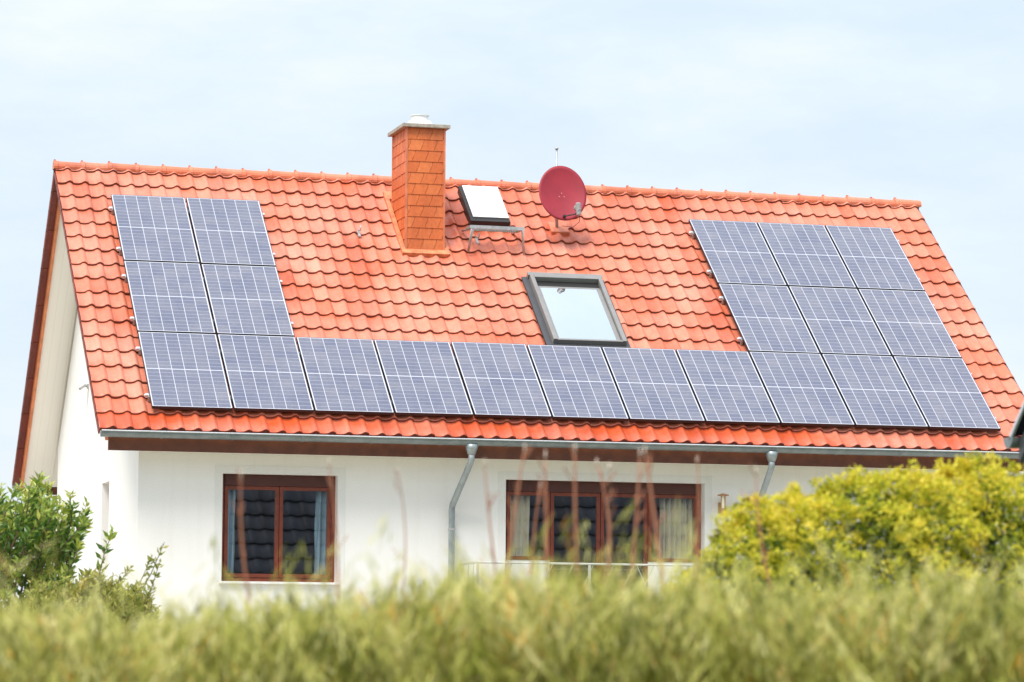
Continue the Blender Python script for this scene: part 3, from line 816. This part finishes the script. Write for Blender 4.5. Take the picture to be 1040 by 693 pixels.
m = NB(); gy_, gz_, gr_ = NYE+.045, NZE-.035, .078
k = 14; ring = [(gy_+gr_*math.cos(math.pi+math.pi*q/k), gz_+gr_*math.sin(math.pi+math.pi*q/k)) for q in range(k+1)]
ring2 = [(gy_+(gr_-.01)*math.cos(math.pi+math.pi*q/k), gz_+(gr_-.01)*math.sin(math.pi+math.pi*q/k)) for q in range(k, -1, -1)]
m.prism(ring+ring2, 'x', NX0, NX1); m.prism(ring, 'x', NX0-.012, NX0-.001); m.prism(ring, 'x', NX1, NX1+.01)
m.build('gutter', M_zinc, nh)
for x in (6, 10, 13.5):
    m = NB(); frame_rect(m, x, x+1.2, 1.0, 2.3, .07, NYE-.5+.002, NYE-.46); wn = m.build('window', M_wood, nh)
    m = NB(); m.box(x+.07, x+1.13, NYE-.497, NYE-.48, 1.07, 2.23); m.build('pane', M_black, wn)

# ------------------------------------------------------------------ vegetation
def leaves(P, D, L, Wd, fold=.25, roll=None):
    """kite leaves: P base points, D directions, L lengths, Wd widths"""
    n_ = len(P); D = D/np.linalg.norm(D, axis=1, keepdims=True)
    rnd = rng.normal(size=(n_, 3)); side = np.cross(D, rnd); side /= np.linalg.norm(side, axis=1, keepdims=True)
    up = np.cross(side, D)
    L = L[:, None]; Wd = Wd[:, None]
    base = P; tip = P + D*L + up*L*-.12; mid = P + D*L*.45
    a = mid + side*Wd/2 + up*Wd*fold; b = mid - side*Wd/2 + up*Wd*fold
    V = np.stack([base, a, tip, b], 1).reshape(-1, 3)
    i = np.arange(n_)*4
    F = np.stack([np.stack([i, i+1, i+2], 1), np.stack([i, i+2, i+3], 1)], 1).reshape(-1, 3)
    return V, F

def shoots_shrub(name, origin, shoots, leaf_n, leafL, leafW, leaf_m, label, cat, tip_tone=(.45, 1.0), young=.35, group=None, stemr=.006, spread=.9):
    """shoots: list of (base, tip) in world coordinates"""
    o = empty(name, origin); O = np.array(origin)
    Pl = []; Dl = []; Tl = []; sizes = []
    stem = MB()
    for b, t_ in shoots:
        b = np.array(b, float); t_ = np.array(t_, float)
        bend = rng.normal(0, .05, 3)*np.linalg.norm(t_-b)
        def at(s_): return b + (t_-b)*s_ + bend*4*s_*(1-s_)
        stem.tube([Vector(at(s_)-O) for s_ in (0, .35, .7, 1)], [stemr*1.8, stemr*1.3, stemr*.8, stemr*.4], 5, caps=False)
        axis = (t_-b)/np.linalg.norm(t_-b)
        length = np.linalg.norm(t_-b); n_ = int(leaf_n*length)
        ss = np.sort(rng.uniform(.12, 1.0, n_)); ang = np.arange(n_)*2.4+rng.uniform(0, 6)
        u_ = np.cross(axis, [.3, .5, .1]); u_ /= np.linalg.norm(u_); v_ = np.cross(axis, u_)
        for s_, a_ in zip(ss, ang):
            d_ = axis*rng.uniform(.35, 1.0) + (u_*math.cos(a_)+v_*math.sin(a_))*spread*rng.uniform(.5, 1.2)
            Pl.append(at(s_)-O); Dl.append(d_)
            fromtip = (1-s_)*length
            Tl.append(np.clip(tip_tone[0]*rng.uniform(.1, 1.3) + (tip_tone[1]-tip_tone[0])*math.exp(-fromtip/young)*rng.uniform(.6, 1.3), 0, 1)); sizes.append(rng.uniform(.7, 1.15)*(.75 if fromtip < .05 else 1))
    P, D, sz = np.array(Pl), np.array(Dl), np.array(sizes)
    V, F = leaves(P, D, leafL*sz, leafW*sz)
    np_mesh('foliage', V, F, np.repeat(Tl, 2), leaf_m, o)
    stem.build('stems', M_twig, o)
    tag(o, label, cat, group)
    return o
# laurel by the gable
def laurel():
    sh = []; c = np.array([-3.42, -11.0, 0.])
    for i in range(760):
        a = rng.uniform(0, 2*np.pi); r = math.sqrt(rng.uniform(0, 1))*1.42
        x, y = c[0]+r*math.cos(a), c[1]+r*math.sin(a)*.9
        top = 3.45 - .28*(abs(x+2.35)/.55)**1.3*(1 if x > -2.35 else .55) - .15*r
        if x < -2.75: top = max(top, 3.25-.3*rng.uniform())
        top += rng.normal(0, .10) + (rng.uniform(.05, .3) if rng.random() < .06 else 0)
        top = max(top, 1.0)
        zz = top*(1-.55*rng.uniform()**1.1) if i > 190 else top
        ln = rng.uniform(.35, .8)
        out = np.array([math.cos(a), math.sin(a), 0])*.22*rng.uniform(.2, 1.3)*r
        sh.append(((x, y, max(0.05, zz-ln)), (x+out[0]+rng.normal(0, .06), y+out[1]+rng.normal(0, .06), zz)))
    for (px, pz, k_) in ((-2.28, 3.50, 0), (-2.20, 3.42, 0), (-2.38, 3.36, 0), (-1.98, 3.30, 1), (-1.82, 3.22, 1), (-2.05, 3.1, 1), (-1.55, 2.95, 1)):
        sh.append(((px-.12*k_-.03, -11.3, pz-.75), (px, -11.4, pz)))
    return shoots_shrub('laurel_shrub', (c[0], c[1], 0), sh, 50, .115, .041, M_laurel, 'glossy green laurel shrub standing in front of the gable wall', 'shrub', (.44, 1.2), .24)
laurel()
def pale():
    sh = []; c = np.array([-2.05, -13.3, 0.])
    for i in range(420):
        a = rng.uniform(0, 2*np.pi); r = math.sqrt(rng.uniform(0, 1))*.55
        x, y = c[0]+r*math.cos(a), c[1]+r*math.sin(a)
        top = 2.42 - .45*r + rng.normal(0, .08); ln = rng.uniform(.4, .9)
        sh.append(((x-.1*r, y, max(.05, top-ln)), (x+.12*r*math.cos(a)+.04, y, top)))
    for tx, tz in ((-1.36, 2.78), (-1.47, 2.66), (-1.40, 2.60), (-1.66, 2.56)):
        sh.append(((tx-.45, -13.2, tz-.85), (tx, -13.35, tz)))
    return shoots_shrub('arching_shrub', (c[0], c[1], 0), sh, 48, .078, .032, M_pale, 'pale green shrub with long arching shoots beside the laurel', 'shrub', (.45, 1.0), .3)
pale()

# golden shrub: dense mound of clustered small leaves
def golden():
    ox, oy = 1.6, -25.6; o = empty('golden_shrub', (ox, oy, 0))
    def top(x):
        return np.interp(x, [-.70, -.58, -.45, -.22, .06, .36, .70, 1.05, 1.4, 2.4, 3.0, 3.25], [.8, 1.5, 2.02, 2.32, 2.56, 2.64, 2.72, 2.775, 2.80, 2.80, 2.6, 1.4])
    n_ = 21000
    x = rng.uniform(-.69, 3.2, n_); h = top(x)
    lump = .035*np.sin(x*9.1+1)+.035*np.sin(x*17+2)+.03*np.sin(x*31)
    ph = rng.uniform(-.25, 1, n_)*np.pi/2*1.05          # angle from the front foot over the crest
    depth = 1.15
    side = np.sin(ph); fz = np.cos(ph)
    y = oy - depth*np.cos(np.clip(ph, 0, 2))**.8*np.clip((h-.2)/2.6, .3, 1)
    z = h*np.clip(.12+.88*np.sin(np.clip(ph, 0, 2))**.75, 0, 1) + lump*1.0
    back = rng.random(n_) < .18
    y = np.where(back, oy + (oy-y)*.7, y)
    y += .08*np.sin(x*13+z*11)+.06*np.sin(z*23+x*5)
    inner = rng.random(n_)**1.5
    cx_, cy_, cz_ = x, y+(oy-y)*inner*.5, z*(1-inner*.14)
    # inner leaves, green by nature and darkened further as painted shade
    m_ = 9000; xi = rng.uniform(-.35, 3.1, m_); hi_ = top(xi)*rng.uniform(.05, .86, m_)
    yi_ = oy + rng.uniform(-.55, .45, m_)*np.sqrt(np.clip(1-(hi_/top(xi))**2, .05, 1)); inner_core = np.stack([xi, yi_, hi_], 1)
    # stray shoots
    sx = rng.uniform(-.5, 3.1, 90); tops = []
    for x_ in sx:
        h_ = float(top(x_)); ln = rng.uniform(.03, .10); ln_x = rng.normal(0, .04)
        for q in np.linspace(0, 1, 6): tops.append((x_+ln_x*q, oy-rng.uniform(0, .05)-.1, h_-.03+ln*q))
    inner_core = np.concatenate([inner_core, np.array(tops)]); m2 = len(tops)
    # per clump: leaves
    k_ = 9
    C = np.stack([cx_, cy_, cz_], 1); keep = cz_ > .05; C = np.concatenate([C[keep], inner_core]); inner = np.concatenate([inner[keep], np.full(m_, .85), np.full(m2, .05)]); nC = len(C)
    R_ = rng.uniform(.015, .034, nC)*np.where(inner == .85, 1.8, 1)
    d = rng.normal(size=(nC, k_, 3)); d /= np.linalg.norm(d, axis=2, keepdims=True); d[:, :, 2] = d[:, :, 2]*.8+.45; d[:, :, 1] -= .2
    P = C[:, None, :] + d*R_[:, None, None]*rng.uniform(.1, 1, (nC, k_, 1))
    tone = .83 - inner*1.05 + rng.normal(0, .17, nC)  # tone drops inwards: greener leaves plus painted shade
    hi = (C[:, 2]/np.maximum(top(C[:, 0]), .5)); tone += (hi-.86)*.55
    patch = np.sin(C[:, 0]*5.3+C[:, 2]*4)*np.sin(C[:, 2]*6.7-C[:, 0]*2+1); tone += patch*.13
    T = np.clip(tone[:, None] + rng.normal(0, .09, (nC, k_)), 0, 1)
    V, F = leaves(P.reshape(-1, 3)-[ox, oy, 0], d.reshape(-1, 3), rng.uniform(.020, .036, nC*k_), rng.uniform(.014, .022, nC*k_))
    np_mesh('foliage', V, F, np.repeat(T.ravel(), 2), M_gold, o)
    st_ = MB()
    for i in range(60):
        bx = rng.uniform(.2, 2.8); by = oy+rng.normal(0, .1); tx = np.clip(bx+rng.normal(0, .4), -.2, 3.0); tz = float(top(tx))*rng.uniform(.6, .93); ty = oy+rng.uniform(-.8, .5)
        st_.tube([Vector((bx-ox, by-oy, 0)), Vector(((bx+tx)/2-ox, (by+ty)/2-oy-.05, tz*.5)), Vector((tx-ox, ty-oy, tz))], [.02, .012, .005], 5, caps=False)
    st_.build('stems', M_twig, o)
    tag(o, 'large rounded shrub with golden yellow leaves partly hiding the gutter', 'shrub')
golden()

# foreground hedge of fine upright shoots
FW = np.array([.2606, .9655, 0]); LT = np.array([.9655, -.2606, 0]); CAM = np.array([-6.30217575, -43.92242163, 1.63019182])
def hedge():
    D0 = 12.6; c = CAM + FW*D0; c[2] = 0
    o = empty('hedge', tuple(c))
    def top(s_): return np.interp(s_, [-4.5, -1.95, -1.6, -1.45, -1.0, -.5, -.2, .1, .5, 1.0, 1.9, 4.5], [1.80, 1.88, 1.84, 1.80, 1.87, 1.93, 1.99, 1.98, 1.97, 1.96, 1.98, 1.88])
    def blades(n_, s_lo, s_hi, dz, ln, wd, tmin, tmax, pl=9, spread=.02):
        """plumes: n_ shoots, each carrying pl narrow blades of one shade"""
        s0 = rng.uniform(s_lo, s_hi, n_); q0 = rng.uniform(-.75, .75, n_)
        h0 = top(s0) - .10*np.abs(q0)**3 + .030*np.sin(s0*14+q0*5) + .028*np.sin(s0*29+1.3) + .02*np.sin(s0*47+q0*9)
        z0_ = h0 - dz(n_); L0 = ln(n_); lean0 = rng.normal(0, .46, (n_, 2)) + np.stack([np.sin(s0*7+q0*3)*.22, 0*s0], 1)
        tone0 = np.clip(rng.uniform(tmin, tmax, n_)+.12*np.sin(s0*5.1+q0*7), 0, .94)
        tone0 = np.where(rng.random(n_) < .006, 1.0, tone0)
        rp = lambda a: np.repeat(a, pl, axis=0)
        m_ = n_*pl
        s_ = rp(s0); q = rp(q0); L_ = rp(L0); f_ = rng.uniform(0, 1, m_)      # where along the shoot the blade ends
        lean = rp(lean0) + rng.normal(0, .38, (m_, 2))
        ax = LT*rp(lean0)[:, :1] + FW*rp(lean0)[:, 1:]; ax = ax + np.array([0, 0, 1.])
        tip = c + s_[:, None]*LT + q[:, None]*FW; tip[:, 2] = rp(z0_)
        tip = tip - ax*(L_*f_*.9)[:, None] + rng.normal(0, spread, (m_, 3))*np.array([1, 1, .6])*(.25+f_)[:, None]
        Ls = L_*rng.uniform(.20, .42, m_)
        dirn = LT*lean[:, :1] + FW*lean[:, 1:] + np.array([0, 0, 1.]); dirn /= np.linalg.norm(dirn, axis=1, keepdims=True)
        b0 = tip - dirn*Ls[:, None]; mid = (b0+tip)/2 + (LT*rng.normal(0, .06, (m_, 1)))*Ls[:, None]
        th_ = rng.uniform(0, np.pi, m_); sd_ = LT*np.cos(th_)[:, None] + FW*np.sin(th_)[:, None]
        w_ = wd(m_)[:, None]*sd_/2
        V = np.stack([b0-w_*.7, b0+w_*.7, mid+w_, mid-w_, tip+w_*.25, tip-w_*.25], 1) - c
        i = np.arange(m_)*6
        F = np.stack([np.stack([i, i+1, i+2, i+3], 1), np.stack([i+3, i+2, i+4, i+5], 1)], 1).reshape(-1, 4)
        T = np.clip(rp(tone0)+rng.normal(0, .05, m_), 0, 1)
        return V.reshape(-1, 3), F, np.repeat(T, 2)
    U_ = rng.uniform
    sets = [blades(7600, -2.9, 2.9, lambda k: np.abs(rng.normal(0, .13, k))-.01, lambda k: U_(.12, .28, k), lambda k: U_(.0035, .008, k), -.15, 1.1, 13, .018),
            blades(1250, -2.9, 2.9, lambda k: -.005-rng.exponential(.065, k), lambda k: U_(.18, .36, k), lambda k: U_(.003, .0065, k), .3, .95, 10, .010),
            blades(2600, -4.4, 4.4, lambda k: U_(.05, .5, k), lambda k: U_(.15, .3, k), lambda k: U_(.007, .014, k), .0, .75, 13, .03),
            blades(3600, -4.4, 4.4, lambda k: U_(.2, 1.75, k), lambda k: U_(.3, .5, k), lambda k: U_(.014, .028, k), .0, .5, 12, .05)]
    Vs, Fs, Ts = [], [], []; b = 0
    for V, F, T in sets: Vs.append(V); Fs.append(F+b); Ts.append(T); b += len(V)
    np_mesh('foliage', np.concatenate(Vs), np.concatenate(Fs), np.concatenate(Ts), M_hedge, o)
    st_ = MB()
    for i in range(120):
        s_ = rng.uniform(-4.2, 4.2); q = rng.uniform(-.6, .6); p = LT*s_+FW*q; e = p + LT*rng.normal(0, .15) + FW*rng.normal(0, .1)
        st_.tube([Vector((p[0], p[1], 0)), Vector((e[0], e[1], float(top(s_))-.2))], [.014, .005], 5, caps=False)
    st_.build('stems', M_twig, o)
    tag(o, 'olive green hedge of fine upright shoots running across the garden in front', 'hedge')
hedge()

# tall dry stalks between the hedge and the house
CR = np.array([[0.9652909, -0.2611017, 0.0062716], [0.031606, 0.0929434, -0.9951697], [0.2592576, 0.9608264, 0.0979698]])
stalks = [  # foot x/y on the ground, tip x/y, tip height: metres, read off the photograph
]
def along(px, py, D):
    d_ = np.array([(px-520)/3386.5, (py-346.5)/3386.5, 1.]) @ CR
    return CAM + d_/np.linalg.norm(d_)*D
spec = [(245, 482, 252, 600, 12, .006, 'g'), (533, 455, 514, 590, 12.5, .008, 'r'), (554, 462, 556, 600, 13, .009, 'r'), (584, 455, 587, 590, 12.2, .008, 'r'),
        (606, 470, 614, 600, 13.1, .009, 'r'), (650, 460, 641, 590, 12.6, .008, 'r'), (655, 458, 674, 600, 12.1, .009, 'r'), (708, 468, 706, 590, 13.4, .007, 'r'),
        (492, 470, 507, 600, 12.9, .006, 'g'), (549, 492, 538, 600, 13.6, .006, 'r'), (334, 470, 343, 600, 12.8, .006, 'r'), (768, 478, 783, 600, 12.4, .006, 'r'),
        (619, 474, 622, 600, 13.3, .004, 'w'), (404, 478, 409, 600, 13.2, .004, 'g')]
proto_lab = ['greenish stalk crossing the two-pane window', 'leaning reddish stalk over the cream curtain by the downpipe', 'thick reddish stalk over the first frame post of the wide window',
  'upright reddish stalk over the second pane of the wide window', 'reddish stalk over the middle frame post of the wide window', 'reddish stalk over the cupboard behind the wide window',
  'reddish stalk leaning across the last frame post of the wide window', 'thin faint stalk in front of the broad cream curtain', 'thin stalk on white wall between downpipe and wide window',
  'short reddish stalk inside the first pane of the wide window', 'thin stalk over the wall-side edge of the two-pane window', 'thin dark stalk rising out of the golden shrub slope',
  'fine stalk with pale round seed head below the gutter', 'fine faint stalk on white wall between the two windows']
for (x0, y0, x1, y1, D, rr, kd), lb in zip(spec, proto_lab):
    D += 1.6; rr *= .85; tip = along(x0, y0, D); low = along(x1, y1, D)
    dirn = (low-tip); k_ = tip[2]/(tip[2]-low[2]); ft = tip + dirn*k_; ft[2] = 0
    ft = low + (ft-low)*.35; ft[2] = 0
    e = empty('dry_stalk', tuple(ft)); m = MB()
    pm = (tip+low)/2 + np.array([rng.normal(0, .03), 0, 0])
    crv = [low*(1-q)**2 + 2*pm*q*(1-q) + tip*q*q for q in (0, .17, .33, .5, .67, .83, 1)]
    pts = [Vector(p-ft) for p in [ft]+crv]
    m.tube(pts, [rr*1.2, rr*1.05, rr, rr*.95, rr*.85, rr*.75, rr*.55, rr*.35], 7); m.build('stem', M_stalk if kd == 'r' else (M_twig if kd == 'w' else M_stalk), e, smooth=True)
    m = MB(); t_ = Vector(tip-ft); m.tube([t_-Vector((0, 0, .02)), t_, t_+Vector((0, 0, .02))], [rr*.5, rr*(2.4 if kd == 'w' else .6), rr*.3], 8); m.build('seed_head', M_seed, e, smooth=True)
    for q in range(5):
        m = MB(); s_ = rng.uniform(.2, .95); p = Vector(low*(1-s_)**2 + 2*pm*s_*(1-s_) + tip*s_*s_ - ft); d1 = Vector((rng.normal(0, .03), rng.normal(0, .03), .05)); m.tube([p, p+d1*.6, p+d1+Vector((0, 0, .012))], [rr*.45, rr*.35, rr*.5], 5)
        m.build('side_twig', M_stalk, e)
    tag(e, lb, 'stalk', 'tall dry stalks rising above the hedge')

# ------------------------------------------------------------------ light
SUN_EL, SUN_AZ = R(58), R(222)      # azimuth measured clockwise from +Y: the sun stands to the left and in front
sdir = Vector((math.sin(SUN_AZ)*math.cos(SUN_EL), math.cos(SUN_AZ)*math.cos(SUN_EL), math.sin(SUN_EL)))
sl_ = bpy.data.lights.new('sun', 'SUN'); sl_.energy = 1.5; sl_.angle = R(26); sl_.color = (1, .95, .88)
so = bpy.data.objects.new('sun', sl_); COL.objects.link(so); so.location = (0, -10, 30)
so.rotation_euler = (-sdir).to_track_quat('-Z', 'Y').to_euler()
Wd_ = bpy.data.worlds.new('World'); S.world = Wd_; Wd_.use_nodes = True
t = Wd_.node_tree; bg = t.nodes['Background']; out = t.nodes['World Output']
sky = N(t, 'ShaderNodeTexSky', sky_type='NISHITA', sun_disc=False, sun_elevation=SUN_EL, sun_rotation=SUN_AZ, air_density=1.0, dust_density=2.0)
t.links.new(sky.outputs[0], bg.inputs[0]); bg.inputs[1].default_value = .07
tc = t.nodes.new('ShaderNodeTexCoord'); mp = t.nodes.new('ShaderNodeMapping'); mp.inputs['Scale'].default_value = (1, 1, 3.2)
t.links.new(tc.outputs['Generated'], mp.inputs[0])
cn = N(t, 'ShaderNodeTexNoise'); cn.inputs['Scale'].default_value = 5.5; cn.inputs['Detail'].default_value = 6; cn.inputs['Roughness'].default_value = .62
t.links.new(mp.outputs[0], cn.inputs['Vector'])
cc = ramp(t, cn.outputs['Fac'], [(.34, (.64, .75, .87)), (.50, (.74, .83, .92)), (.68, (.90, .93, .975))])
sz0 = t.nodes.new('ShaderNodeSeparateXYZ'); t.links.new(tc.outputs['Generated'], sz0.inputs[0])
hz = ramp(t, sz0.outputs[2], [(.0, (.55,)*3), (.09, (.30,)*3), (.22, (0,)*3)])
cc = mixc(t, hz, cc, (.90, .94, .97))
bg2 = N(t, 'ShaderNodeBackground'); t.links.new(cc, bg2.inputs[0]); 
sz = t.nodes.new('ShaderNodeSeparateXYZ'); t.links.new(tc.outputs['Generated'], sz.inputs[0])
mr = N(t, 'ShaderNodeMapRange', i_1=.15, i_2=.9, i_3=.43, i_4=.74); t.links.new(sz.outputs[2], mr.inputs[0]); t.links.new(mr.outputs[0], bg2.inputs[1])
mxs = N(t, 'ShaderNodeMixShader'); mxs.inputs[0].default_value = .8
t.links.new(bg.outputs[0], mxs.inputs[1]); t.links.new(bg2.outputs[0], mxs.inputs[2]); t.links.new(mxs.outputs[0], out.inputs[0])

# ------------------------------------------------------------------ camera
cam = bpy.data.cameras.new('camera'); co_ = bpy.data.objects.new('camera', cam); COL.objects.link(co_)
r0, r1, r2 = (Vector(CR[i]) for i in range(3))
Mx = Matrix(((r0.x, -r1.x, -r2.x, CAM[0]), (r0.y, -r1.y, -r2.y, CAM[1]), (r0.z, -r1.z, -r2.z, CAM[2]), (0, 0, 0, 1)))
co_.matrix_world = Mx
cam.sensor_width = 36; cam.lens = 3386.54/1040*36; cam.clip_start = .1; cam.clip_end = 3000
cam.dof.use_dof = True; cam.dof.focus_distance = 43.5; cam.dof.aperture_fstop = 2.8
S.camera = co_
S.view_settings.view_transform = 'Standard'; S.view_settings.look = 'None'; S.view_settings.exposure = 1.4; S.view_settings.gamma = 1
S.view_settings.use_curve_mapping = False
S.cycles.use_denoising = True; S.cycles.max_bounces = 8; S.cycles.transparent_max_bounces = 12
S.cycles.sample_clamp_indirect = 6
